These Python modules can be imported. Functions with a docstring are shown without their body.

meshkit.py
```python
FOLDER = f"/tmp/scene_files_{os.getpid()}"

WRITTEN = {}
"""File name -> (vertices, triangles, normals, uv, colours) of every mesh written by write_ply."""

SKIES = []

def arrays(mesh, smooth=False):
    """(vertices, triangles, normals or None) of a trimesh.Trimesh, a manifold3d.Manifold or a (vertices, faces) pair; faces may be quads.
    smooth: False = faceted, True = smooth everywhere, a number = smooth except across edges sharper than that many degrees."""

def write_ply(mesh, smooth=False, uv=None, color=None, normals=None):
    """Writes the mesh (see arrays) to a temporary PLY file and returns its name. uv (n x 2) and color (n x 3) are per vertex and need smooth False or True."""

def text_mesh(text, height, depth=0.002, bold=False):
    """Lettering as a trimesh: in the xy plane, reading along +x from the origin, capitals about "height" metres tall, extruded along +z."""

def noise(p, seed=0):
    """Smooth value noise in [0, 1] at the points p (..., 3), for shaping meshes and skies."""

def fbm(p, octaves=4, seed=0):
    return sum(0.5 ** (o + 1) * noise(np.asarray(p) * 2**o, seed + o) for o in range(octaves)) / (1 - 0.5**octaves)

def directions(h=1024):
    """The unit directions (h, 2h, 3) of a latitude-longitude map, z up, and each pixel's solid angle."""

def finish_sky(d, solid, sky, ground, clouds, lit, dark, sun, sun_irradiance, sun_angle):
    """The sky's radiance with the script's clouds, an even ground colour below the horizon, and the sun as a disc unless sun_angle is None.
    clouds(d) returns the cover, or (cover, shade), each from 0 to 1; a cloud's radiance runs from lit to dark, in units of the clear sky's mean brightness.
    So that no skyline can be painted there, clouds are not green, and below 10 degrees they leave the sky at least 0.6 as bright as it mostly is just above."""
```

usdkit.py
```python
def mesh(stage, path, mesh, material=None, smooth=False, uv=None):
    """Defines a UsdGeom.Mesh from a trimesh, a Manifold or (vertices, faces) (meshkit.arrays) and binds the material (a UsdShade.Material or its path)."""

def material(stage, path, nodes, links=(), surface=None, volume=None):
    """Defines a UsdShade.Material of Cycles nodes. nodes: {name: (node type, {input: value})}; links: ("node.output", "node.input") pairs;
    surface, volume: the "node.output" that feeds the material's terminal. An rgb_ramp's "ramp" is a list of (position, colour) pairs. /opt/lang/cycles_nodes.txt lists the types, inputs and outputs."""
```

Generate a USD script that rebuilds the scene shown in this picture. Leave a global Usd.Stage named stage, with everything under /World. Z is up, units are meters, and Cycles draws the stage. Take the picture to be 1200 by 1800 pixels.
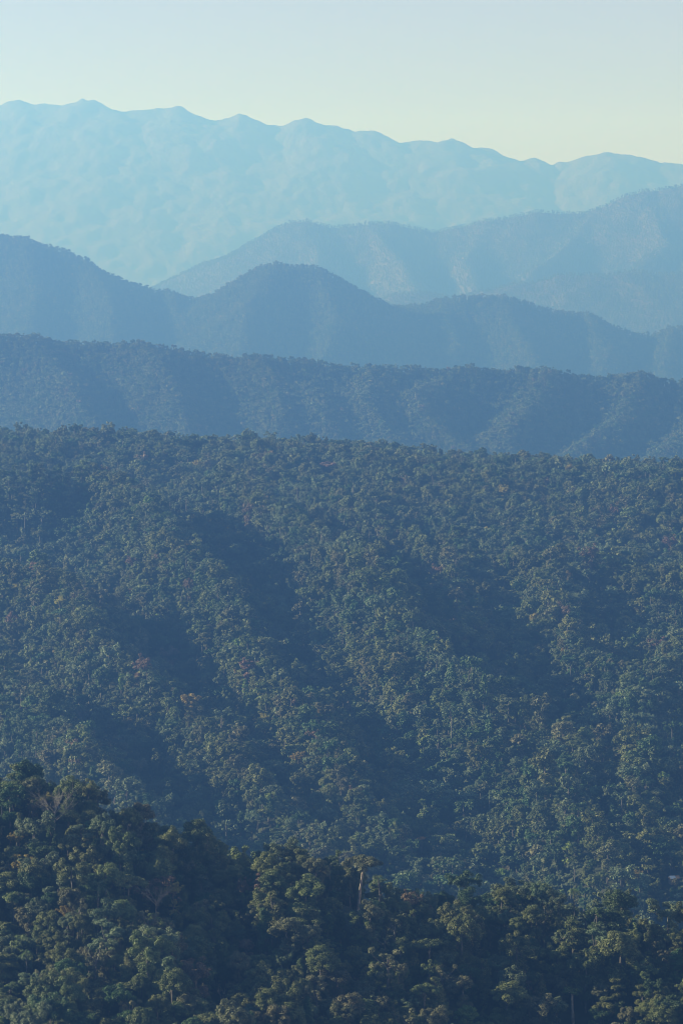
import math
import numpy as np
import usdkit, meshkit
from pxr import Usd, UsdGeom, UsdLux, UsdShade, Gf, Sdf, Vt

stage = Usd.Stage.CreateInMemory()
UsdGeom.SetStageUpAxis(stage, "Z")
UsdGeom.SetStageMetersPerUnit(stage, 1.0)
UsdGeom.Xform.Define(stage, "/World")
UsdGeom.Scope.Define(stage, "/World/Looks")

# ------------------------------------------------------------------ camera, sky, sun, exposure
F, CU, CV, HORIZON = 6022.0, 600.0, 900.0, 480.0          # focal length and centre in pixels of a 1200 x 1800 picture
CZ = 400.0                                                # height of the eye
PITCH = math.atan((CV - HORIZON) / F)
cam = UsdGeom.Camera.Define(stage, "/World/camera")
cam.CreateHorizontalApertureAttr(24.0)
cam.CreateVerticalApertureAttr(36.0)
cam.CreateFocalLengthAttr(F / 1200.0 * 24.0)
cam.CreateClippingRangeAttr(Gf.Vec2f(1.0, 100000.0))
cam.AddTranslateOp().Set(Gf.Vec3d(0, 0, CZ))
cam.AddRotateXOp().Set(90.0 - math.degrees(PITCH))
cam.CreateExposureAttr(1.36)

SUN_EL, SUN_AZ = math.radians(20.0), math.radians(97.0)   # azimuth from +y towards +x
SKY = dict(sky_type="single_scattering", sun_disc=False, sun_elevation=SUN_EL, sun_rotation=SUN_AZ, altitude=1500.0, air_density=0.52, aerosol_density=3.0, ozone_density=1.5)
usdkit.material(stage, "/World/Looks/sky_air", {                 # clear sky with a thin veil of high cloud that thickens towards the horizon all round
    "s": ("sky_texture", SKY), "c": ("texture_coordinate", {}), "x": ("separate_xyz", {}),
    "m": ("mapping", {"scale": (1.0, 1.0, 5.0)}), "n": ("noise_texture", {"scale": 2.2, "detail": 5.0, "roughness": 0.55}),
    "r": ("rgb_ramp", {"ramp": [(0.0, (0.84, 0.84, 0.84)), (0.1, (0.68, 0.68, 0.68)), (0.35, (0.2, 0.2, 0.2)), (1.0, (0.05, 0.05, 0.05))]}),
    "w": ("map_range", {"from_min": 0.3, "from_max": 0.7, "to_min": 0.9, "to_max": 1.1}), "f": ("math", {"math_type": "multiply"}),
    "v": ("mix", {"color2": (4.1, 4.15, 5.9)}), "b": ("background_shader", {"strength": 0.05})},
    [("c.generated", "x.vector"), ("c.generated", "m.vector"), ("m.vector", "n.vector"), ("x.z", "r.fac"), ("n.fac", "w.value"), ("r.color", "f.value1"), ("w.result", "f.value2"),
     ("f.value", "v.fac"), ("s.color", "v.color1"), ("v.color", "b.color")], surface="b.background")
dome = UsdLux.DomeLight.Define(stage, "/World/sky")
dome.CreateIntensityAttr(1.0)
UsdShade.MaterialBindingAPI.Apply(dome.GetPrim()).Bind(UsdShade.Material.Get(stage, "/World/Looks/sky_air"))
dome.GetPrim().SetCustomDataByKey("kind", "structure")
sun = UsdLux.DistantLight.Define(stage, "/World/sun")
sun.CreateIntensityAttr(1.25)
sun.CreateAngleAttr(0.5)
sun.CreateNormalizeAttr(True)
sun.CreateColorAttr(Gf.Vec3f(1.0, 0.945, 0.92))
sd = np.array([math.sin(SUN_AZ) * math.cos(SUN_EL), math.cos(SUN_AZ) * math.cos(SUN_EL), math.sin(SUN_EL)])
sun.AddRotateZOp().Set(180.0 - math.degrees(SUN_AZ))      # -z of the light points away from the sun
sun.AddRotateXOp().Set(-(90.0 - math.degrees(SUN_EL)))
HAZE_COLOR, HAZE_DENSITY, HAZE_G = (0.125, 0.345, 1.0), 1.42e-4, 0.4

# ------------------------------------------------------------------ picking points: pixel and distance -> world
def at(u, v, d):
    a, b = (u - CU) / F, -(v - CV) / F
    c, s = math.cos(PITCH), math.sin(PITCH)
    dx, dy, dz = a, c + b * s, -s + b * c
    k = d / dy
    return dx * k, d, CZ + dz * k

def project(p):
    p = np.asarray(p, float)
    c, s = math.cos(PITCH), math.sin(PITCH)
    x, y, z = p[..., 0], p[..., 1], p[..., 2] - CZ
    depth = y * c - z * s
    return CU + F * x / depth, CV - F * (y * s + z * c) / depth, depth

# ------------------------------------------------------------------ terrain: crest lines with slopes falling away from them
def line(pts, tree=14.0):
    return np.array([(x, y, z - tree) for x, y, z in (at(*p) for p in pts)])

RIDGES = []          # (polyline, slope, softness)
def ridge(pts, slope, tree=14.0, flat=0.0):
    RIDGES.append((line(pts, tree), slope, flat))

# near spur: crest, then ribs that come down towards the eye
ridge([(-260, 1300, 902), (-60, 1330, 877), (60, 1345, 869), (130, 1390, 869), (200, 1440, 865), (300, 1470, 861), (420, 1478, 861), (560, 1495, 857),
       (640, 1525, 849), (700, 1545, 845), (770, 1545, 853), (850, 1530, 861), (950, 1522, 857), (1060, 1548, 849), (1200, 1582, 836), (1500, 1650, 820)], 0.55, 16.0)
ridge([(130, 1390, 869), (150, 1470, 840), (150, 1570, 808), (110, 1680, 779), (60, 1800, 742), (0, 1950, 705)], 0.75, 16.0)
ridge([(160, 1560, 810), (230, 1660, 779), (290, 1760, 750), (330, 1900, 713)], 0.8, 16.0)
ridge([(520, 1495, 857), (500, 1570, 828), (510, 1640, 808), (545, 1730, 779), (600, 1830, 750), (640, 1950, 722)], 0.75, 16.0)
ridge([(420, 1690, 771), (400, 1760, 750), (380, 1900, 713)], 0.8, 16.0)
ridge([(640, 1530, 849), (680, 1620, 820), (700, 1700, 800), (690, 1800, 771), (680, 1950, 722)], 0.8, 16.0)
ridge([(870, 1550, 861), (890, 1610, 843), (900, 1650, 828)], 0.9, 16.0)
ridge([(1100, 1575, 849), (1130, 1680, 824), (1160, 1760, 795), (1130, 1850, 763), (1100, 1950, 730)], 0.8, 16.0)
ridge([(1000, 1765, 783), (960, 1850, 754), (930, 1950, 722)], 0.9, 16.0)
# broad hillside: brow, then spurs
ridge([(-500, 740, 3050), (-100, 762, 3000), (200, 772, 2950), (400, 788, 2900), (600, 797, 2880), (800, 808, 2860), (1000, 816, 2840), (1300, 830, 2800), (1700, 840, 2800)], 0.085, flat=60)
ridge([(-400, 800, 2500), (-100, 815, 2450), (60, 818, 2420), (170, 815, 2450), (250, 870, 2320), (330, 960, 2130), (395, 1040, 2000), (430, 1120, 1900), (470, 1180, 1810), (530, 1200, 1760), (555, 1270, 1680), (600, 1375, 1580), (690, 1460, 1500), (790, 1520, 1440)], 1.15)
ridge([(600, 985, 2080), (670, 1125, 1870), (735, 1205, 1770), (815, 1262, 1700), (930, 1325, 1640)], 1.15)
ridge([(380, 830, 2550), (480, 880, 2380), (560, 925, 2250), (630, 950, 2130), (690, 1060, 1930), (760, 1140, 1820), (850, 1195, 1750), (1000, 1275, 1690), (1110, 1320, 1650), (1230, 1400, 1580), (1400, 1480, 1500)], 1.1)
ridge([(560, 845, 2600), (660, 915, 2380), (780, 955, 2290), (920, 985, 2220), (1060, 990, 2200), (1220, 1010, 2160), (1500, 1030, 2100)], 1.0)
ridge([(980, 985, 2210), (960, 1060, 2050), (1000, 1120, 1950), (1080, 1180, 1870), (1150, 1260, 1780)], 1.1)
ridge([(800, 960, 2290), (790, 1010, 2160), (800, 1060, 2060), (830, 1100, 1990)], 1.1)
ridge([(1250, 1100, 1960), (1140, 1150, 1880), (1110, 1210, 1810), (1120, 1270, 1750)], 1.1)
ridge([(-300, 960, 2150), (-50, 985, 2080), (60, 1000, 2040), (130, 1025, 2000), (140, 1100, 1900), (210, 1170, 1810), (320, 1215, 1740), (390, 1280, 1660), (430, 1360, 1570), (520, 1430, 1500), (600, 1480, 1450)], 1.1)
ridge([(-300, 1150, 1800), (-40, 1150, 1800), (40, 1200, 1740), (110, 1280, 1640), (160, 1340, 1560), (240, 1400, 1500)], 1.1)
ridge([(1010, 1285, 1680), (970, 1350, 1590), (980, 1410, 1520), (1030, 1450, 1470), (1080, 1500, 1430)], 1.1)
ridge([(1120, 1325, 1645), (1110, 1390, 1560), (1150, 1450, 1490), (1230, 1500, 1430)], 1.1)
# far ridges
ridge([(-500, 560, 5949), (-100, 585, 5777), (0, 590, 5720), (150, 605, 5697), (300, 614, 5674), (450, 617, 5663), (550, 625, 5663), (640, 640, 5663), (760, 648, 5674), (900, 655, 5697), (1050, 660, 5720), (1200, 672, 5720), (1600, 690, 5777)], 0.62)
for pts in ([(60, 600, 5697), (120, 660, 5491), (150, 740, 5262)], [(250, 612, 5674), (300, 670, 5468), (330, 770, 5217)], [(440, 618, 5663), (475, 655, 5526), (490, 700, 5400), (480, 770, 5240)],
            [(540, 660, 5514), (570, 720, 5354), (600, 790, 5194)], [(650, 642, 5651), (640, 700, 5423), (690, 760, 5262)], [(820, 652, 5674), (720, 690, 5537), (760, 740, 5331), (830, 800, 5171)],
            [(960, 658, 5697), (930, 720, 5434), (880, 750, 5331), (900, 810, 5148)], [(1120, 666, 5720), (1090, 730, 5468), (1000, 790, 5217)], [(1250, 675, 5720), (1220, 740, 5445), (1150, 800, 5194)]):
    ridge(pts, 0.65)
ridge([(-500, 330, 9972), (-50, 398, 9676), (0, 410, 9616), (60, 424, 9593), (120, 440, 9557), (170, 465, 9534), (220, 484, 9498), (270, 496, 9498), (310, 509, 9474), (345, 515, 9462),
       (380, 505, 9379), (420, 485, 9320), (460, 470, 9260), (500, 466, 9260), (545, 467, 9260), (580, 479, 9260), (610, 504, 9320), (640, 527, 9379), (690, 542, 9415), (740, 533, 9379), (800, 524, 9331), (850, 519, 9320),
       (900, 525, 9356), (960, 540, 9379), (1030, 555, 9415), (1080, 571, 9438), (1140, 586, 9438), (1200, 577, 9415), (1300, 560, 9438), (1700, 520, 9498)], 0.65)
for pts in ([(40, 420, 9593), (60, 500, 9260), (40, 590, 8845)], [(150, 450, 9545), (190, 530, 9141), (200, 600, 8785)], [(290, 503, 9486), (320, 560, 9141), (330, 620, 8809)], [(480, 467, 9260), (430, 540, 8927), (420, 610, 8643)],
            [(560, 470, 9260), (590, 550, 8904), (560, 630, 8607)], [(650, 530, 9379), (640, 590, 9023), (680, 650, 8726)], [(770, 528, 9356), (800, 590, 9023), (780, 650, 8785)], [(880, 522, 9331), (920, 590, 8975), (960, 660, 8667)],
            [(1030, 555, 9415), (1060, 620, 9023), (1040, 670, 8785)], [(1180, 578, 9415), (1160, 640, 9023), (1180, 690, 8785)]):
    ridge(pts, 0.62)
ridge([(560, 560, 12638), (640, 530, 12522), (700, 513, 12405), (760, 507, 12405), (810, 514, 12405), (860, 507, 12405), (900, 497, 12405), (960, 489, 12405), (1040, 478, 12405), (1120, 474, 12405), (1300, 460, 12405), (1700, 430, 12405)], 0.4)
ridge([(200, 600, 14261), (280, 600, 14377), (330, 530, 14493), (380, 494, 14493), (440, 440, 14493), (480, 404, 14493), (520, 382, 14493), (540, 378, 14493), (580, 389, 14493), (630, 384, 14493), (690, 390, 14493), (760, 401, 14493), (820, 399, 14493),
       (880, 388, 14493), (940, 374, 14493), (1030, 372, 14493), (1080, 355, 14493), (1140, 338, 14493), (1200, 326, 14493), (1300, 310, 14608), (1700, 260, 14840)], 0.5, 1.0)
for pts in ([(520, 389, 14493), (560, 440, 14088), (540, 510, 13566)], [(640, 386, 14493), (700, 450, 13970), (740, 520, 13449)], [(850, 394, 14493), (820, 450, 14029), (840, 510, 13566)], [(1040, 370, 14493), (980, 430, 13970), (920, 480, 13566)],
            [(1130, 340, 14493), (1170, 410, 13913), (1120, 470, 13449)], [(1300, 320, 14493), (1240, 400, 13913), (1200, 470, 13449)]):
    ridge(pts, 0.8)
R6 = [(-500, 170, 21625), (-60, 190, 21122), (0, 186, 21122), (40, 180, 21122), (110, 185, 21122), (145, 174, 21122), (165, 180, 21122), (190, 193, 21122), (270, 196, 21122), (300, 190, 21122), (320, 188, 21122), (350, 197, 21122), (380, 206, 21122), (420, 203, 21122),
      (440, 208, 21122), (470, 215, 21122), (500, 216, 21122), (530, 211, 21122), (545, 210, 21122), (560, 216, 21122), (600, 226, 21122), (630, 229, 21122), (670, 235, 21122), (700, 246, 21122), (740, 240, 21122), (770, 241, 21122), (790, 240, 21122), (820, 255, 21122), (860, 262, 21122), (890, 275, 21122),
      (910, 280, 21122), (940, 275, 21122), (970, 285, 21122), (1000, 278, 21122), (1040, 267, 21122), (1060, 264, 21122), (1085, 270, 21122), (1140, 284, 21122), (1200, 290, 21122), (1300, 300, 21122), (1700, 330, 21122)]
ridge(R6, 0.45, tree=0.0)

SOFT = 5.0
def raw_height(x, y):
    """Height of the land at the points: the upper envelope of the slopes below every crest line, rounded where slopes meet."""
    x, y = np.asarray(x, float), np.asarray(y, float)
    floor = CZ - np.maximum(y, 0) * 0.0133 + np.interp(y, [-3000, -600, 0, 120, 450, 750, 1100, 1400, 2200, 3000, 3600, 4800, 7500, 10800, 16500, 32000], [-260, -120, -6, -45, -170, -260, -290, -300, -285, -245, -250, -280, -280, -230, -60, 150])
    best = floor.copy()
    for pts, slope, flat in RIDGES:
        far = y.mean() > 15000
        h = np.full(x.shape, -1e9)
        for (x0, y0, z0), (x1, y1, z1) in zip(pts[:-1], pts[1:]):
            vx, vy = x1 - x0, y1 - y0
            t = np.clip(((x - x0) * vx + (y - y0) * vy) / (vx * vx + vy * vy), 0, 1)
            d = np.hypot(x - x0 - t * vx, y - y0 - t * vy)
            if flat:
                d = np.sqrt(d * d + flat * flat) - flat
            else:
                d = np.sqrt(d * d + 36.0) - 6.0
            h = np.maximum(h, z0 + t * (z1 - z0) - slope * d)
        k = SOFT * np.clip(y / 1800.0, 0.7, 2.5)
        m = np.maximum(best, h)
        best = m + k * np.log(np.exp(np.clip((best - m) / k, -50, 0)) + np.exp(np.clip((h - m) / k, -50, 0))) - 0.0
        best = np.where(np.abs(best - m) < 1e-9, m, best)
    return best

def height(x, y):
    x, y = np.asarray(x, float), np.asarray(y, float)
    z = raw_height(x, y)
    p = np.stack([x, y, np.zeros_like(x)], -1)
    s = np.clip(y / 2500.0, 0.45, 4.0)                       # wider and taller folds farther away
    n = meshkit.fbm(p / 130.0 + 7.3, 4, 3) - 0.5
    z = z + 13.0 * n * np.clip(s, 0.6, 1.3)
    rib = 1.0 - 2.0 * np.abs(meshkit.fbm(p / np.array([150.0, 210.0, 1.0]) + 21.4, 3, 53) - 0.5) * 1.7
    z = z + 9.0 * (rib - 0.75) * np.clip((y - 1000.0) / 300.0, 0.35, 1)
    far = np.clip((y - 3800.0) / 2000.0, 0, 1)
    r = 1.0 - 2.0 * np.abs(meshkit.fbm(p / np.array([420.0, 700.0, 1.0]) + 3.1, 4, 11) - 0.5) * 1.7
    z = z + far * 30.0 * (r - 0.75)
    z = z + np.clip((y - 10500.0) / 2000.0, 0, 1) * 46.0 * (meshkit.fbm(p / 130.0 + 1.7, 4, 17) - 0.5)
    z = z + np.clip((y - 16500.0) / 3000.0, 0, 1) * 70.0 * (meshkit.fbm(p / 260.0 + 5.1, 3, 41) - 0.5)
    z = z + np.clip((y - 16500.0) / 3000.0, 0, 1) * 30.0 * (meshkit.fbm(p / 75.0 + 2.9, 2, 43) - 0.5)
    vfar = np.clip((y - 16500.0) / 1200.0, 0, 1) * np.clip((21400.0 - y) / 1500.0, 0, 1)
    r2 = 1.0 - 2.0 * np.abs(meshkit.fbm(p / np.array([700.0, 1100.0, 1.0]) + 9.7, 5, 29) - 0.5) * 1.7
    return z + vfar * 28.0 * (r2 - 0.8)

# ------------------------------------------------------------------ materials
def soil_look(name, dark, light, scale):
    return usdkit.material(stage, "/World/Looks/" + name, {
        "g": ("geometry", {}), "n": ("noise_texture", {"scale": scale, "detail": 6.0, "roughness": 0.6}),
        "r": ("rgb_ramp", {"ramp": [(0.35, dark), (0.65, light)]}), "p": ("principled_bsdf", {"roughness": 0.9, "specular_ior_level": 0.2})},
        [("g.position", "n.vector"), ("n.fac", "r.fac"), ("r.color", "p.base_color")], surface="p.BSDF")

SOIL = soil_look("undergrowth", (0.012, 0.02, 0.01), (0.03, 0.04, 0.018), 0.25)
SOIL_FAR = usdkit.material(stage, "/World/Looks/far_canopy", {
    "g": ("geometry", {}), "n": ("noise_texture", {"scale": 0.035, "detail": 8.0, "roughness": 0.65}), "n2": ("noise_texture", {"scale": 0.004, "detail": 3.0}),
    "r": ("rgb_ramp", {"ramp": [(0.3, (0.05, 0.043, 0.031)), (0.5, (0.062, 0.053, 0.038)), (0.72, (0.076, 0.065, 0.046))]}),
    "m": ("mix", {"mix_type": "multiply", "fac": 0.25}),
    "b": ("bump", {"strength": 1.0, "distance": 20.0}), "p": ("principled_bsdf", {"roughness": 0.95, "specular_ior_level": 0.1})},
    [("g.position", "n.vector"), ("g.position", "n2.vector"), ("n.fac", "r.fac"), ("r.color", "m.color1"), ("n2.color", "m.color2"), ("m.color", "p.base_color"), ("n.fac", "b.height"), ("b.normal", "p.normal")], surface="p.BSDF")

def leaf_look(name, a, b, trans=0.25, rough=0.55):
    """Foliage colour from a to b, varying from tree to tree and from one spray of leaves to the next."""
    return usdkit.material(stage, "/World/Looks/" + name, {
        "o": ("object_info", {}), "g": ("geometry", {}),
        "mix": ("mix", {"color1": a, "color2": b}),
        "hs": ("hsv", {"hue": 0.5, "saturation": 1.0, "fac": 1.0}),
        "hr": ("map_range", {"from_min": 0.0, "from_max": 1.0, "to_min": 0.475, "to_max": 0.52}),
        "mm": ("math", {"math_type": "multiply", "value2": 57.31}), "fr": ("math", {"math_type": "fraction"}),
        "vo": ("map_range", {"from_min": 0.0, "from_max": 1.0, "to_min": 1.25, "to_max": 2.3}),
        "vi": ("map_range", {"from_min": 0.0, "from_max": 1.0, "to_min": 0.78, "to_max": 1.22}),
        "v": ("math", {"math_type": "multiply"}),
        "p": ("principled_bsdf", {"roughness": rough, "specular_ior_level": 0.22}), "t": ("translucent_bsdf", {}), "mx": ("mix_closure", {"fac": trans})},
        [("g.random_per_island", "mix.fac"), ("o.random", "hr.value"), ("o.random", "mm.value1"), ("mm.value", "fr.value1"), ("fr.value", "vo.value"), ("g.random_per_island", "vi.value"),
         ("vo.result", "v.value1"), ("vi.result", "v.value2"), ("mix.color", "hs.color"), ("hr.result", "hs.hue"), ("v.value", "hs.value"),
         ("hs.color", "p.base_color"), ("hs.color", "t.color"), ("p.BSDF", "mx.closure1"), ("t.BSDF", "mx.closure2")], surface="mx.closure")

LEAF = {
    "olive": leaf_look("olive_leaves", (0.067, 0.086, 0.028), (0.051, 0.076, 0.025)),
    "deep green": leaf_look("deep_green_leaves", (0.033, 0.063, 0.021), (0.047, 0.079, 0.024)),
    "grey-green": leaf_look("grey_green_leaves", (0.065, 0.092, 0.048), (0.048, 0.076, 0.038)),
    "brownish": leaf_look("brownish_leaves", (0.076, 0.082, 0.040), (0.061, 0.071, 0.034)),
    "bright green": leaf_look("bright_green_leaves", (0.09, 0.13, 0.03), (0.06, 0.10, 0.025), 0.35),
    "yellowish": leaf_look("yellowish_leaves", (0.16, 0.14, 0.035), (0.11, 0.12, 0.03), 0.35),
    "russet": leaf_look("russet_leaves", (0.1, 0.07, 0.045), (0.08, 0.065, 0.04)),
    "orange": leaf_look("orange_blossom", (0.4, 0.25, 0.035), (0.32, 0.22, 0.03), 0.3),
    "palm": leaf_look("palm_fronds", (0.06, 0.09, 0.03), (0.09, 0.11, 0.05), 0.2, 0.4),
}
def bark_look(name, a, b):
    return usdkit.material(stage, "/World/Looks/" + name, {
        "c": ("texture_coordinate", {}), "n": ("noise_texture", {"scale": 1.3, "detail": 4.0}), "r": ("rgb_ramp", {"ramp": [(0.35, a), (0.65, b)]}), "p": ("principled_bsdf", {"roughness": 0.85})},
        [("c.object", "n.vector"), ("n.fac", "r.fac"), ("r.color", "p.base_color")], surface="p.BSDF")
BARK = bark_look("bark", (0.045, 0.042, 0.035), (0.1, 0.092, 0.08))
PALE_BARK = bark_look("pale_bark", (0.15, 0.125, 0.095), (0.3, 0.26, 0.21))
DEAD_BARK = bark_look("dead_wood", (0.1, 0.095, 0.08), (0.18, 0.165, 0.145))

# ------------------------------------------------------------------ the land, in bands that share their border rows
def band(name, label_free_material, ys, half_angle=0.19, cols=360, extra=0.0):
    ys = np.asarray(ys, float)
    t = np.linspace(-1, 1, cols)
    half = np.maximum(ys * half_angle, 0) + 320.0
    X = t[None, :] * half[:, None]
    Y = np.repeat(ys[:, None], cols, 1)
    Z = height(X, Y)
    v = np.stack([X, Y, Z], -1).reshape(-1, 3)
    i = np.arange(len(ys) - 1)[:, None] * cols + np.arange(cols - 1)[None, :]
    q = np.stack([i, i + 1, i + 1 + cols, i + cols], -1).reshape(-1, 4)
    m = usdkit.mesh(stage, "/World/" + name, (v, q), label_free_material, smooth=True)
    m.GetPrim().SetCustomDataByKey("kind", "structure")
    return m

band("viewpoint_hill", SOIL, np.linspace(-900, 550, 60), cols=360)
band("near_spur_ground", SOIL, np.linspace(550, 1100, 120))
band("hillside_ground", SOIL, np.linspace(1100, 3700, 350))
band("second_ridge_ground", SOIL, np.linspace(3700, 6700, 260))
band("third_ridge_ground", SOIL, np.linspace(6700, 10200, 280))
band("fourth_ridge_ground", SOIL_FAR, np.linspace(10200, 16000, 300))
band("far_mountain", SOIL_FAR, np.linspace(16000, 25500, 320), cols=1000)

# ------------------------------------------------------------------ tree models
def tube(pts, radii, sides=6):
    pts, radii = np.asarray(pts, float), np.asarray(radii, float)
    d = np.gradient(pts, axis=0)
    d /= np.linalg.norm(d, axis=1, keepdims=True) + 1e-9
    ref = np.where(np.abs(d[:, 2:3]) > 0.9, [[1.0, 0, 0]], [[0, 0, 1.0]])
    a = np.cross(d, ref); a /= np.linalg.norm(a, axis=1, keepdims=True) + 1e-9
    b = np.cross(d, a)
    ang = np.arange(sides) / sides * 2 * np.pi
    v = (pts[:, None] + radii[:, None, None] * (np.cos(ang)[None, :, None] * a[:, None] + np.sin(ang)[None, :, None] * b[:, None])).reshape(-1, 3)
    f = []
    for i in range(len(pts) - 1):
        for k in range(sides):
            p, q = i * sides + k, i * sides + (k + 1) % sides
            f += [(p, q, q + sides), (p, q + sides, p + sides)]
    e = (len(pts) - 1) * sides
    for k in range(1, sides - 1):
        f += [(e, e + k, e + k + 1), (0, k + 1, k)]
    return v, np.array(f)

def sprays(centers, radii, per_area, size, rng, squash=0.75, droop=0.0):
    """Leaf sprays: small four-cornered faces over the surface of every clump of a crown."""
    vs = []
    for c, r in zip(centers, radii):
        n = max(8, int(per_area * r * r))
        d = rng.normal(size=(n, 3)); d /= np.linalg.norm(d, axis=1, keepdims=True)
        low = (d[:, 2] < -0.25) & (rng.random(n) < 0.65)
        d[low, 2] *= -1
        pos = c + d * r * np.array([1, 1, squash]) * rng.uniform(0.6, 1.1, (n, 1))
        pos[:, 2] -= droop * rng.random(n) * r
        nrm = d * 0.75 + np.array([0, 0, 0.4]) + rng.normal(size=(n, 3)) * 0.42
        nrm /= np.linalg.norm(nrm, axis=1, keepdims=True)
        a = np.cross(nrm, rng.normal(size=(n, 3))); a /= np.linalg.norm(a, axis=1, keepdims=True)
        b = np.cross(nrm, a)
        s = size * rng.uniform(0.6, 1.35, (n, 1))
        w = rng.uniform(0.55, 0.9, (n, 1))
        up = nrm * s * 0.2
        vs.append(np.stack([pos - a * s - up * 0.5, pos - b * s * w + up * 0.5, pos + a * s - up * 0.5, pos + b * s * w + up * 0.5], 1))
    v = np.concatenate(vs).reshape(-1, 3)
    i = np.arange(len(v) // 4)[:, None] * 4
    return v, np.concatenate([i + [0, 1, 2], i + [0, 2, 3]])

def crown_clumps(form, R, H, rng):
    """Centres and radii of a crown's leaf clumps; R crown radius, H tree height."""
    c, r = [], []
    if form == "domed":
        n = 42
        for i in range(n):
            th, el = rng.uniform(0, 2 * np.pi), np.arcsin(rng.uniform(-0.15, 1))
            q = R * rng.uniform(0.5, 0.85)
            c.append((q * np.cos(el) * np.cos(th), q * np.cos(el) * np.sin(th), H - R * 0.95 + q * 0.95 * np.sin(el))); r.append(R * rng.uniform(0.14, 0.29))
    elif form == "umbrella":
        n = 30
        for i in range(n):
            th, q = rng.uniform(0, 2 * np.pi), R * np.sqrt(rng.uniform(0, 0.95))
            c.append((q * np.cos(th), q * np.sin(th), H - 0.9 - 0.28 * R * (q / R) ** 2 + rng.normal() * 0.35)); r.append(R * rng.uniform(0.15, 0.27))
    elif form == "columnar":
        n = 36
        for i in range(n):
            t = rng.uniform(0, 1)
            th, q = rng.uniform(0, 2 * np.pi), R * rng.uniform(0.2, 0.6) * (1.1 - 0.5 * t)
            c.append((q * np.cos(th), q * np.sin(th), H * (0.32 + 0.62 * t))); r.append(R * rng.uniform(0.2, 0.4) * (1.1 - 0.35 * t))
    elif form == "tiered":
        for k, (h, q0, m) in enumerate(((0.95, 0.35, 7), (0.78, 0.75, 10), (0.6, 0.85, 9))):
            off = rng.uniform(-0.3, 0.3, 2) * R
            for i in range(m):
                th, q = rng.uniform(0, 2 * np.pi), R * q0 * np.sqrt(rng.uniform(0.05, 1))
                c.append((off[0] + q * np.cos(th), off[1] + q * np.sin(th), H * h - 0.5 + rng.normal() * 0.3)); r.append(R * rng.uniform(0.16, 0.3))
    elif form == "spreading":
        for k in range(6):
            th = k / 6 * 2 * np.pi + rng.uniform(-0.4, 0.4)
            q, h = R * rng.uniform(0.35, 0.8), H - R * rng.uniform(0.15, 0.75)
            for i in range(8):
                c.append((q * np.cos(th) + rng.normal() * R * 0.18, q * np.sin(th) + rng.normal() * R * 0.18, h + rng.normal() * R * 0.17)); r.append(R * rng.uniform(0.11, 0.25))
    else:  # sparse
        for k in range(8):
            th = k / 8 * 2 * np.pi + rng.uniform(-0.5, 0.5)
            q, h = R * rng.uniform(0.3, 0.95), H - R * rng.uniform(0.05, 1.1)
            for i in range(2):
                c.append((q * np.cos(th) + rng.normal() * R * 0.15, q * np.sin(th) + rng.normal() * R * 0.15, h + rng.normal() * R * 0.12)); r.append(R * rng.uniform(0.1, 0.22))
    if form not in ("umbrella", "columnar"):                 # climbers and lower branches that hide most of the stem
        for i in range(14 if form != "sparse" else 6):
            t, th = rng.uniform(0.22, 0.62), rng.uniform(0, 2 * np.pi)
            q = R * rng.uniform(0.1, 0.55)
            c.append((q * np.cos(th), q * np.sin(th), H * t)); r.append(R * rng.uniform(0.16, 0.34))
    return np.array(c), np.array(r)

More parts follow.
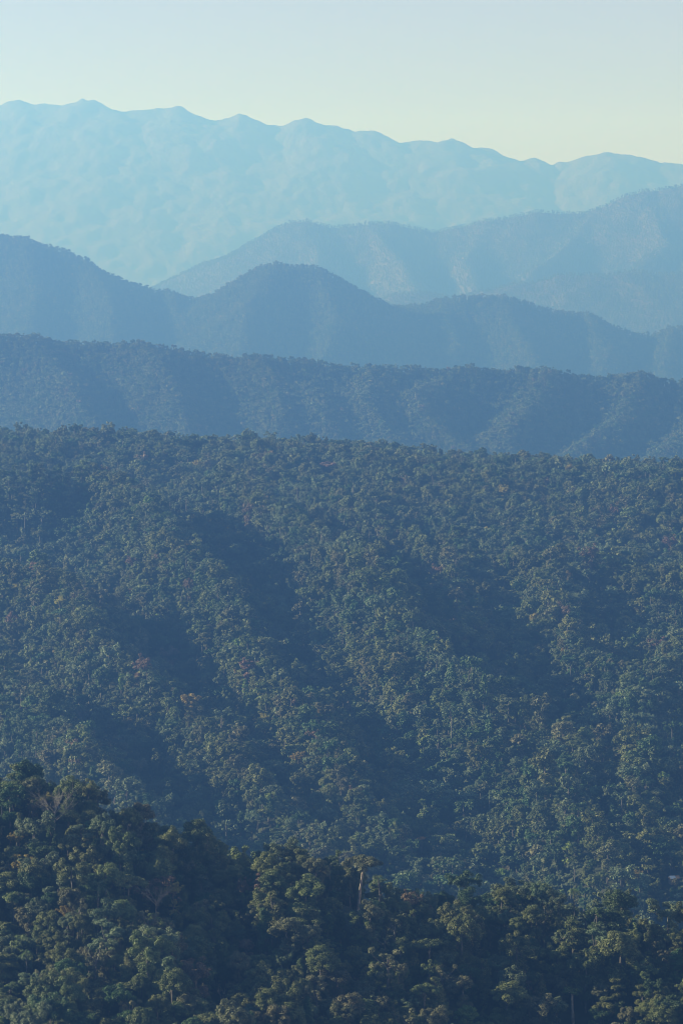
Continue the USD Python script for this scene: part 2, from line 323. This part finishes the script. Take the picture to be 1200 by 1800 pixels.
def tree_model(form, R, H, seed, size=0.36, per_area=62.0):
    """(trunk, limbs, crown) of a broadleaved tree with its foot at the origin."""
    rng = np.random.default_rng(seed)
    c, r = crown_clumps(form, R, H, rng)
    squash = 0.55 if form in ("umbrella", "tiered") else 0.8
    crown = sprays(c, r, per_area, size, rng, squash, 0.35 if form == "columnar" else 0.1)
    base = np.percentile(c[:, 2], 45)
    fork = np.array([rng.uniform(-0.4, 0.4), rng.uniform(-0.4, 0.4), max(H * 0.35, base - 0.1 * R)])
    bend = rng.uniform(-0.5, 0.5, 2)
    trunk = tube([(0, 0, -2.0), (bend[0] * 0.5, bend[1] * 0.5, fork[2] * 0.5), fork, (fork[0] * 1.3, fork[1] * 1.3, (fork[2] + H) * 0.5)], [0.42, 0.3, 0.24, 0.12], 7)
    limbs = []
    for j in np.argsort(-np.hypot(c[:, 0], c[:, 1]))[:: max(1, len(c) // 6)][:6]:
        m = fork * 0.45 + c[j] * 0.55 + np.array([0, 0, -0.12 * R])
        limbs.append(tube([fork - [0, 0, 0.3], m, c[j]], [0.17, 0.11, 0.05], 5))
    return trunk, limbs, crown

FORMS = [  # form, colour, crown radius, height, seed, weight
    ("domed", "olive", 5.2, 18, 1, 5), ("domed", "grey-green", 4.6, 17, 2, 5), ("domed", "deep green", 4.9, 17, 3, 4), ("domed", "brownish", 4.6, 17, 4, 1.2),
    ("umbrella", "olive", 5.2, 16, 5, 1.0), ("umbrella", "grey-green", 4.8, 16, 6, 1.0), ("umbrella", "deep green", 4.4, 15, 7, 0.8),
    ("columnar", "olive", 3.4, 18, 8, 4), ("columnar", "deep green", 3.2, 17, 9, 4), ("columnar", "bright green", 2.6, 13, 10, 1.2),
    ("tiered", "grey-green", 4.6, 17, 11, 2), ("tiered", "olive", 5.0, 17, 12, 1.5),
    ("spreading", "olive", 5.4, 18, 13, 5), ("spreading", "grey-green", 5.0, 17, 14, 5), ("spreading", "brownish", 4.8, 17, 15, 1.6), ("spreading", "deep green", 4.8, 17, 16, 4),
    ("sparse", "brownish", 4.6, 18, 17, 1), ("sparse", "grey-green", 4.4, 18, 18, 2), ("domed", "bright green", 3.4, 14, 19, 1), ("spreading", "yellowish", 3.8, 16, 20, 0.35), ("spreading", "russet", 4.6, 17, 21, 0.2),
]
WEIGHT = np.array([f[5] for f in FORMS]); WEIGHT = WEIGHT / WEIGHT.sum()

def put(path, vf, material):
    return usdkit.mesh(stage, path, vf, material)

def build_tree(path, form, colour, R, H, seed, size=0.36, per_area=62.0, parts=True):
    trunk, limbs, crown = tree_model(form, R, H, seed, size, per_area)
    put(path + "/trunk", trunk, BARK)
    if parts:
        for k, l in enumerate(limbs):
            put(path + "/limb" + ("_%03d" % k if k else ""), l, BARK)
    put(path + "/crown", crown, LEAF[colour])

# ------------------------------------------------------------------ where the trees stand
def scatter(rng, y0, y1, spacing, half_angle, margin):
    """Jittered grid over the band in front of the eye."""
    out = []
    ys = np.arange(y0, y1, spacing)
    for j, y in enumerate(ys):
        h = y * half_angle + margin
        xs = np.arange(-h, h, spacing) + (j % 2) * spacing / 2
        out.append(np.stack([xs, np.full_like(xs, y)], 1))
    p = np.concatenate(out)
    return p + rng.uniform(-0.42, 0.42, p.shape) * spacing

def instancer(path, protos, pts, idx, scale, yaw, kind_label, category):
    pi = UsdGeom.PointInstancer.Define(stage, path)
    for t in protos:
        pi.CreatePrototypesRel().AddTarget(t)
    pi.CreateProtoIndicesAttr(Vt.IntArray.FromNumpy(idx.astype(np.int32)))
    pi.CreatePositionsAttr(Vt.Vec3fArray.FromNumpy(pts.astype(np.float32)))
    pi.CreateScalesAttr(Vt.Vec3fArray.FromNumpy(scale.astype(np.float32)))
    q = np.zeros((len(pts), 4)); q[:, 0] = np.sin(yaw / 2)*0; 
    half = yaw / 2
    pi.CreateOrientationsAttr(Vt.QuathArray([Gf.Quath(float(math.cos(a)), 0.0, 0.0, float(math.sin(a))) for a in half]))
    pr = pi.GetPrim()
    pr.SetCustomDataByKey("kind", "stuff"); pr.SetCustomDataByKey("label", kind_label); pr.SetCustomDataByKey("category", category)
    return pi

DRY = np.array([1.9 if f[1] in ("olive", "brownish", "yellowish", "russet") else 0.5 for f in FORMS])
def plan(pts, seed, big=1.0, under=0.4, vary=0.24):
    """Kind, size and turn of the trees; stands differ in kind and size, some giants rise above, a share are low understorey trees."""
    rng = np.random.default_rng(seed)
    n = len(pts)
    q = np.column_stack([pts[:, 0], pts[:, 1], np.zeros(n)])
    dry = meshkit.fbm(q / 70.0 + 4.2, 3, 61) > 0.5
    w1, w2 = WEIGHT * DRY, WEIGHT / DRY
    idx = np.where(dry, rng.choice(len(FORMS), n, p=w1 / w1.sum()), rng.choice(len(FORMS), n, p=w2 / w2.sum()))
    stand_size = 0.72 + 0.56 * meshkit.fbm(q / 45.0 + 8.8, 2, 67)
    s = np.clip(rng.lognormal(-0.08, vary, n) * (stand_size if vary > 0.2 else 1.0), 0.42, 1.4)
    if vary > 0.2:
        giant = rng.random(n) < 0.035
        s[giant] = rng.uniform(1.25, 1.6, giant.sum())
    s = s * big
    low = rng.random(n) < under
    s[low] = rng.uniform(0.3, 0.55, low.sum()) * big
    scale = np.stack([s * rng.uniform(0.9, 1.15, n), s * rng.uniform(0.9, 1.15, n), s * rng.uniform(0.85, 1.15, n)], 1)
    return idx, scale, rng.uniform(0, 2 * np.pi, n), low

def kind_name(k):
    form, colour = FORMS[k][:2]
    return "%s_%s_tree_%03d" % (colour.replace(" ", "_").replace("-", "_"), form, k)

def forest(path, pts, plan_, label, size, per_area):
    protos = []
    for k, (form, colour, R, H, sd_, w) in enumerate(FORMS):
        pp = path + "/kinds/" + kind_name(k)
        UsdGeom.Xform.Define(stage, pp)
        build_tree(pp, form, colour, R, H, sd_ + 100, size, per_area, parts=False)
        protos.append(pp)
    return instancer(path, protos, pts, plan_[0], plan_[1], plan_[2], label, "forest")

def stand(seed, y0, y1, spacing, half_angle=0.112, margin=30.0):
    rng = np.random.default_rng(seed)
    xy = scatter(rng, y0, y1, spacing, half_angle, margin)
    return np.column_stack([xy, height(xy[:, 0], xy[:, 1])])

near = stand(5, 640, 1060, 3.5, margin=30)
near_plan = plan(near, 31, 0.64)
mid = stand(6, 1130, 3150, 5.2)
mid_plan = plan(mid, 32, 0.84)

# ------------------------------------------------------------------ trees that stand out one by one
def stand_at(u, v, tall, d0, d1):
    """The point of the land at which a tree of that height shows its top at the pixel; the frontmost such point between two distances."""
    d = np.arange(d0, d1, 1.0)
    x = np.array([at(u, v, q)[0] for q in d])
    g = height(x, d)
    pv = project(np.stack([x, d, g + tall], -1))[1]
    k = int(np.argmin(np.abs(pv - v) + (d - d0) * 0.002))
    return np.array([x[k], d[k], g[k]])

def palm_model(seed, H, L=2.9, n=15):
    rng = np.random.default_rng(seed)
    lean = rng.uniform(-0.8, 0.8, 2)
    t = np.linspace(0, 1, 6)
    stem = np.stack([lean[0] * t ** 2, lean[1] * t ** 2, -1 + (H + 1) * t], 1)
    fronds = []
    for k in range(n):
        th = k * 2.399 + rng.uniform(-0.2, 0.2)
        el = rng.uniform(-0.15, 1.25)
        out = np.array([math.cos(th), math.sin(th), 0]); side = np.array([-math.sin(th), math.cos(th), 0])
        q = np.linspace(0, 1, 10)
        Lk = L * rng.uniform(0.85, 1.15)
        mid_ = stem[-1] + out * (Lk * (np.sin(q * 1.35) / 1.0 * math.cos(el) * 0.9))[:, None] + np.array([0, 0, 1.0]) * (Lk * (math.sin(el) * q - 0.75 * q ** 2.2))[:, None]
        vs, fs = [], []
        for i in range(9):
            w = 0.75 * math.sin(math.pi * min(1, (i + 1.2) / 10.5)) + 0.08
            for sgn in (-1, 1):
                b = len(vs)
                tip = mid_[i] + sgn * side * w * 0.9 + (mid_[i + 1] - mid_[i]) * 1.1 - np.array([0, 0, 0.45 * w])
                vs += [mid_[i], mid_[i] + 0.55 * (mid_[i + 1] - mid_[i]), tip]
                fs += [(b, b + 1, b + 2)]
        fronds.append((np.array(vs), np.array(fs)))
    return tube(stem, [0.2, 0.17, 0.15, 0.14, 0.13, 0.15], 7), fronds

def bare_model(seed, H, spread=0.55, n=9, thick=0.3):
    """Trunk and bare branches, each branch with its twigs."""
    rng = np.random.default_rng(seed)
    top = np.array([rng.normal() * 0.6, rng.normal() * 0.6, H * 0.55])
    trunk = tube([(0, 0, -1.5), top * [0.4, 0.6, 0.5], top], [thick, thick * 0.75, thick * 0.6], 7)
    out = []
    for k in range(n):
        th, sp = k * 2.399 + rng.uniform(-0.3, 0.3), spread * rng.uniform(0.5, 1.25)
        dirn = np.array([math.cos(th) * sp * 1.35, math.sin(th) * sp * 1.35, rng.uniform(0.6, 1.1)]); dirn /= np.linalg.norm(dirn)
        Lb = H * 0.5 * rng.uniform(0.7, 1.1)
        start = top * rng.uniform(0.6, 1.0)
        q = np.linspace(0, 1, 4)[:, None]
        ax = start + dirn * Lb * q + np.array([math.cos(th), math.sin(th), 0.3]) * (q ** 2) * Lb * 0.12
        vs, fs = tube(ax, thick * np.array([0.5, 0.36, 0.24, 0.1]), 5)
        allv, allf, o = [vs], [fs], len(vs)
        for j in range(12):
            f0 = rng.uniform(0.3, 1.0)
            p0 = start + dirn * Lb * f0
            dd = dirn + rng.normal(size=3) * 0.8; dd /= np.linalg.norm(dd)
            v2, f2 = tube([p0, p0 + dd * Lb * 0.18, p0 + (dd + [0, 0, 0.25]) * Lb * 0.36], thick * np.array([0.2, 0.14, 0.06]), 4)
            allv.append(v2); allf.append(f2 + o); o += len(v2)
        out.append((np.concatenate(allv), np.concatenate(allf)))
    return trunk, out

def numbered(base, used={}):
    used[base] = used.get(base, -1) + 1
    return base + ("_%03d" % used[base] if used[base] else "")

def thing(name, label, category, loc, yaw=0.0, scale=None, group=None):
    p = "/World/" + numbered(name)
    xf = UsdGeom.Xform.Define(stage, p)
    xf.AddTranslateOp().Set(Gf.Vec3d(*map(float, loc)))
    if yaw:
        xf.AddRotateZOp().Set(math.degrees(yaw))
    if scale is not None:
        xf.AddScaleOp().Set(Gf.Vec3f(*map(float, scale)))
    pr = xf.GetPrim()
    pr.SetCustomDataByKey("label", label); pr.SetCustomDataByKey("category", category)
    if group:
        pr.SetCustomDataByKey("group", group)
    return p

LANDMARKS, CLEAR = [], []       # (u, v, phrase); (u, v of crown middle, distance, half width in pixels, lowest pixel shown)
def landmark(g, tall, drop, phrase, half, low):
    """A standout tree by where it really shows: its top, and how far below that its middle and its lowest clear point lie, in pixels."""
    u, v, _ = project(np.array([g[0], g[1], g[2] + tall]))
    d, low, v = g[1], v + low, v + drop
    LANDMARKS.append((u, v, phrase)); CLEAR.append((u, v, d, half, low))

def palm(u, v, H, d0, d1, seed, label, phrase, L=2.9, n=15):
    g = stand_at(u, v, H, d0, d1)
    p = thing("palm_tree", label, "palm tree", g, group="palms standing in the forest")
    stem, fronds = palm_model(seed, H, L, n)
    put(p + "/trunk", stem, BARK)
    for k, fr in enumerate(fronds):
        put(p + "/frond" + ("_%03d" % k if k else ""), fr, LEAF["palm"])
    landmark(g, H, 8, phrase, 16, 26)

def dead(u, v, H, d0, d1, seed, label, phrase, spread=0.55, n=9, thick=0.15, look=None, foliage=None):
    g = stand_at(u, v, H, d0, d1)
    p = thing("dead_tree" if not foliage else "thin_crowned_tree", label, "dead tree" if not foliage else "tree", g)
    trunk, branches = bare_model(seed, H, spread, n, thick)
    put(p + "/trunk", trunk, look or DEAD_BARK)
    for k, b in enumerate(branches):
        put(p + "/branch" + ("_%03d" % k if k else ""), b, look or DEAD_BARK)
    if foliage:
        rng = np.random.default_rng(seed)
        c = np.stack([rng.normal(size=16) * H * 0.2, rng.normal(size=16) * H * 0.2, H * rng.uniform(0.6, 1.0, 16)], 1)
        put(p + "/crown", sprays(c, rng.uniform(0.6, 1.3, 16), 45, 0.22, rng), LEAF[foliage])
    landmark(g, H, 12, phrase, H * 0.3 * F / g[1], H * 0.5 * F / g[1])

def solo(name, u, v, form, colour, R, H, d0, d1, seed, label, phrase, size=0.25, per_area=115, bark=None, lean=0.0):
    if d1 < 1000:
        R, H, size, per_area = R * 0.82, H * 0.82, 0.2, 175
    g = stand_at(u, v, H, d0, d1)
    p = thing(name, label, "tree", g)
    trunk, limbs, crown = tree_model(form, R, H, seed, size, per_area)
    if lean:
        sh = lambda vf: (vf[0] + np.outer(np.clip(vf[0][:, 2] / H, 0, 1) ** 1.2, [lean, 0, 0]), vf[1])
        trunk, limbs, crown = sh(trunk), [sh(l) for l in limbs], sh(crown)
    put(p + "/trunk", trunk, bark or BARK)
    for k, l in enumerate(limbs):
        put(p + "/limb" + ("_%03d" % k if k else ""), l, bark or BARK)
    put(p + "/crown", crown, LEAF[colour])
    landmark(g, H, R * F / g[1] * 0.5, phrase, R * F / g[1] * 0.8, (H * 0.8 if bark else R) * F / g[1])

solo("umbrella_tree", 628, 1494, "umbrella", "brownish", 6.0, 17, 820, 869, 205, "brown flat-topped tree on a tall pale leaning trunk at the spur's crest", "the brown flat-topped tree", bark=PALE_BARK, lean=1.6)
solo("flowering_tree", 741, 1470, "umbrella", "orange", 2.0, 12, 1250, 1700, 206, "slim tree topped with small orange blossom just beyond the near spur", "the orange-blossomed tree", size=0.3, bark=BARK)
dead(95, 1382, 14, 820, 886, 301, "bare grey tree with fanned branches on the crest of the near spur", "the bare grey fan-shaped tree", 0.7, 11, 0.16)
dead(274, 1543, 12, 787, 869, 302, "thin pinkish tree with a pale double trunk against the dark gully", "the thin pinkish tree", 0.6, 9, 0.17, PALE_BARK, "russet")
dead(396, 1688, 8, 738, 804, 303, "short white dead stem leaning out of the olive crowns", "the short white dead stem", 0.35, 3, 0.2, PALE_BARK)
dead(146, 1238, 14, 1500, 1950, 304, "dead pale tree with twiggy crown on the hillside above the bare fan-shaped tree", "the twiggy dead tree", 0.5, 9)
palm(171, 1556, 12, 763, 836, 401, "tall feathery palm over olive crowns on the sunlit rib", "the feathery palm", 3.6, 17)
palm(48, 1676, 10, 722, 804, 402, "small drooping palm low on the near spur close to the picture's left edge", "the small drooping palm", 2.6)
palm(668, 1536, 10, 812, 869, 403, "dark palm just behind the brown flat-topped tree", "the dark palm", 2.7)
palm(1010, 1545, 12, 820, 902, 404, "slender palm breaking the skyline of the spur's lower crest", "the slender palm", 2.2)
solo("leaning_tree", 1008, 1722, "umbrella", "bright green", 2.6, 11, 738, 820, 207, "lone light green tree with pale stem standing in the dark gully", "the lone light green tree", bark=PALE_BARK, lean=-0.8)
solo("lime_tree", 818, 1766, "domed", "bright green", 4.0, 12, 722, 820, 208, "round lime green tree near the bottom edge of the picture", "the round lime tree")
solo("russet_tree", 432, 1648, "domed", "russet", 2.8, 12, 738, 820, 209, "rounded tree with rusty orange crown beside the dark hollow", "the rusty orange tree")
solo("yellow_tree", 335, 1190, "spreading", "yellowish", 5.0, 15, 1550, 1850, 210, "yellow-tinged spreading tree halfway up the hillside", "the yellow-tinged tree", 0.35, 60)
solo("yellow_tree", 940, 1078, "domed", "yellowish", 3.8, 14, 1850, 2250, 211, "rounded golden-yellow tree on the hillside above the long gully", "the golden-yellow tree", 0.4, 50)
solo("russet_tree", 300, 1140, "spreading", "russet", 5.4, 15, 1600, 2150, 212, "reddish-brown spreading tree just above the yellow-tinged tree", "the reddish-brown tree", 0.4, 50)
solo("russet_tree", 578, 812, "umbrella", "russet", 7.0, 16, 2450, 2900, 213, "broad rust-coloured crown close to the brow of the hillside", "the broad rust-coloured tree", 0.6, 30)
solo("umbrella_tree", 905, 790, "umbrella", "deep green", 4.6, 22, 2700, 2950, 214, "small dark umbrella tree rising above the brow of the hillside", "the umbrella tree on the brow", 0.5, 40)
solo("umbrella_tree", 1166, 798, "umbrella", "deep green", 5.0, 23, 2700, 2950, 215, "dark umbrella tree on the brow close to the picture's right edge", "the umbrella tree by the right edge", 0.5, 40)

# a small pale roof in the trees by the right edge
hut_at = stand_at(1184, 1539, 3.2, 1200, 1600)
hp = thing("hut", "small hut with white and rusty tin roof showing between trees beside the right edge", "hut", hut_at, 0.25, (0.72, 0.72, 0.78))
def box(x0, y0, z0, x1, y1, z1):
    v = np.array([(a, b, c) for a in (x0, x1) for b in (y0, y1) for c in (z0, z1)], float)
    return v, np.array([(0, 1, 3, 2), (4, 6, 7, 5), (0, 4, 5, 1), (2, 3, 7, 6), (0, 2, 6, 4), (1, 5, 7, 3)])
def slab(x0, x1, sgn):
    a = np.array([(x0, 0, 4.1), (x1, 0, 4.1), (x1, sgn * 2.4, 2.75), (x0, sgn * 2.4, 2.75)], float)
    v = np.concatenate([a, a - [0, 0, 0.06]])
    return v, np.array([(0, 1, 2, 3), (7, 6, 5, 4), (0, 4, 5, 1), (1, 5, 6, 2), (2, 6, 7, 3), (3, 7, 4, 0)])
plain = lambda n, c: usdkit.material(stage, "/World/Looks/" + n, {"g": ("geometry", {}), "n": ("noise_texture", {"scale": 2.0, "detail": 3.0}), "r": ("rgb_ramp", {"ramp": [(0.3, tuple(q * 0.75 for q in c)), (0.7, c)]}), "p": ("principled_bsdf", {"roughness": 0.6})}, [("g.position", "n.vector"), ("n.fac", "r.fac"), ("r.color", "p.base_color")], surface="p.BSDF")
put(hp + "/wall", box(-2.6, -2.0, -0.5, 2.6, 2.0, 2.9), plain("timber_boards", (0.25, 0.19, 0.13)))
WHITE_TIN, RUST_TIN = plain("white_tin", (0.75, 0.74, 0.7)), plain("rusty_tin", (0.5, 0.26, 0.1))
for k, (a, b, sg, mt) in enumerate(((-3.0, 0.6, -1, WHITE_TIN), (0.61, 3.2, -1, RUST_TIN), (-3.0, 0.6, 1, WHITE_TIN), (0.61, 3.2, 1, RUST_TIN))):
    put(hp + "/roof_sheet" + ("_%03d" % k if k else ""), slab(a, b, sg), mt)
put(hp + "/door", box(-0.5, -2.03, 0, 0.4, -2.003, 2.0), plain("door_boards", (0.12, 0.09, 0.06)))
CLEAR.append((1184, 1541, hut_at[1], 9, 1541.5))

def keep(pts, scale):
    """Which trees leave the standout trees in view and do not stand inside them."""
    u, v, dep = project(pts)
    top = v - scale[:, 2] * 17 * F / dep
    ok = np.ones(len(pts), bool)
    for cu, cv, d, half, low in CLEAR:
        w = half + scale[:, 0] * 3.0 * F / dep
        ok &= ~((np.abs(u - cu) < w) & (pts[:, 1] < d + 3) & (top < low) & (pts[:, 1] > d - 260))
        ok &= ~((np.abs(u - cu) < half * 0.9) & (np.abs(pts[:, 1] - d) < 4.5))
    return ok

def pick(pts, pl):
    k = keep(pts, pl[1])
    return pts[k], tuple(a[k] for a in pl)
near, near_plan = pick(near, near_plan)
mid, mid_plan = pick(mid, mid_plan)

# the trees of the near spur that show largest become things of their own
HIGH = np.array([f[3] for f in FORMS], float); WIDE = np.array([f[2] for f in FORMS], float)
def shown(pts, pl):
    """Pixels of each tree in view, nearest first hiding the ones behind."""
    ids = np.full((900, 600), -1)
    u, v, dep = project(pts)
    k = F / dep / 2
    cu, cv = u / 2, v / 2 - pl[1][:, 2] * HIGH[pl[0]] * 0.66 * k
    rx, ry = pl[1][:, 0] * WIDE[pl[0]] * 0.85 * k, pl[1][:, 2] * HIGH[pl[0]] * 0.33 * k
    for i in np.argsort(pts[:, 1]):
        x0, x1, y0_, y1_ = int(max(0, cu[i] - rx[i])), int(min(600, cu[i] + rx[i] + 1)), int(max(0, cv[i] - ry[i])), int(min(900, cv[i] + ry[i] + 1))
        if x0 >= x1 or y0_ >= y1_:
            continue
        X, Y = np.meshgrid(np.arange(x0, x1), np.arange(y0_, y1_))
        part = ids[y0_:y1_, x0:x1]
        part[(((X - cu[i]) / rx[i]) ** 2 + ((Y - cv[i]) / ry[i]) ** 2 < 1) & (part < 0)] = i
    return np.bincount(ids[ids >= 0], minlength=len(pts)), 2 * cu, 2 * cv

area, tu, tv = shown(near, near_plan)
MOST = 272
chosen = [i for i in np.argsort(-area, kind="stable")[:MOST] if area[i] > 0]
FORM_WORD = {"domed": "rounded", "umbrella": "flat-topped", "columnar": "slender", "tiered": "tiered", "spreading": "spreading", "sparse": "thin-crowned"}
NAME = {"domed": "rounded_tree", "umbrella": "umbrella_tree", "columnar": "slender_tree", "tiered": "tiered_tree", "spreading": "spreading_tree", "sparse": "sparse_tree"}
RANK = ["closest", "second", "third", "fourth", "fifth", "sixth", "seventh", "eighth", "ninth", "tenth", "eleventh", "twelfth"]
WAY = ["right of", "below and right of", "below", "below and left of", "left of", "above and left of", "above", "above and right of"]
spots = {}
for i in chosen:
    q = [(math.hypot(tu[i] - a, tv[i] - b), k) for k, (a, b, _) in enumerate(LANDMARKS)]
    dist, k = min(q)
    a, b, _ = LANDMARKS[k]
    way = int(round(math.atan2(tv[i] - b, tu[i] - a) / (math.pi / 4))) % 8
    spots.setdefault((FORMS[near_plan[0][i]][:2], k, way), []).append((dist, i))
label_of = {}
for ((form, colour), k, way), got in spots.items():
    for r, (dist, i) in enumerate(sorted(got)):
        label_of[i] = ("%s " % RANK[r] if len(got) > 1 else "") + "%s %s tree %s %s" % (colour, FORM_WORD[form], WAY[way], LANDMARKS[k][2])
for k, (form, colour, R, H, sd_, w) in enumerate(FORMS):
    cp = stage.CreateClassPrim("/World/Looks/" + kind_name(k))
    cp.SetTypeName("Xform")
    build_tree(str(cp.GetPath()), form, colour, R, H, sd_ + 100, 0.2, 175.0)
for i in chosen:
    k = int(near_plan[0][i])
    p = thing(NAME[FORMS[k][0]], label_of[i], "tree", near[i], float(near_plan[2][i]), near_plan[1][i], "forest trees of the near spur")
    pr = stage.GetPrimAtPath(p)
    pr.GetReferences().AddInternalReference("/World/Looks/" + kind_name(k))
    pr.SetInstanceable(True)
rest = np.ones(len(near), bool); rest[chosen] = False

forest("/World/near_spur_forest", near[rest], tuple(a[rest] for a in near_plan), "dense understorey and half-hidden trees of the near spur", 0.25, 115)
forest("/World/hillside_forest", mid, mid_plan, "dense forest covering the broad hillside with shaded gullies", 0.42, 42)
def far_forest(name, label, seed, pts, size, per_area, big, under):
    forest("/World/" + name, pts, plan(pts, seed, big, under, 0.13), label, size, per_area)
far_forest("second_ridge_forest", "hazy blue forest on the low ridge behind the broad hillside", 33, stand(7, 4800, 5950, 6.3), 0.75, 14, 0.82, 0.15)
far_forest("third_ridge_forest", "pale blue forest on the humped hills", 34, stand(8, 8200, 9850, 7.6), 1.1, 8, 0.82, 0.1)
far_forest("fourth_ridge_forest", "faint forest on the high pale ridge", 35, stand(9, 11300, 14600, 12.0, margin=0), 1.4, 5.5, 0.66, 0.05)

# ------------------------------------------------------------------ air
x, y0, y1, zlo, zhi = 6500.0, -1500.0, 26500.0, -330.0, CZ + 1180.0
v = np.array([(a, b, c) for a in (-x, x) for b in (y0, y1) for c in (zlo, zhi)], float)
f = np.array([(0, 1, 3, 2), (4, 6, 7, 5), (0, 4, 5, 1), (2, 3, 7, 6), (0, 2, 6, 4), (1, 5, 7, 3)])
HAZE = usdkit.material(stage, "/World/Looks/haze_air", {"v": ("principled_volume", {"color": HAZE_COLOR, "density": HAZE_DENSITY, "anisotropy": HAZE_G, "absorption_color": (1.0, 1.0, 1.0)})}, volume="v.volume")
hz = usdkit.mesh(stage, "/World/haze", (v, f), HAZE)
hz.GetPrim().SetCustomDataByKey("kind", "stuff")
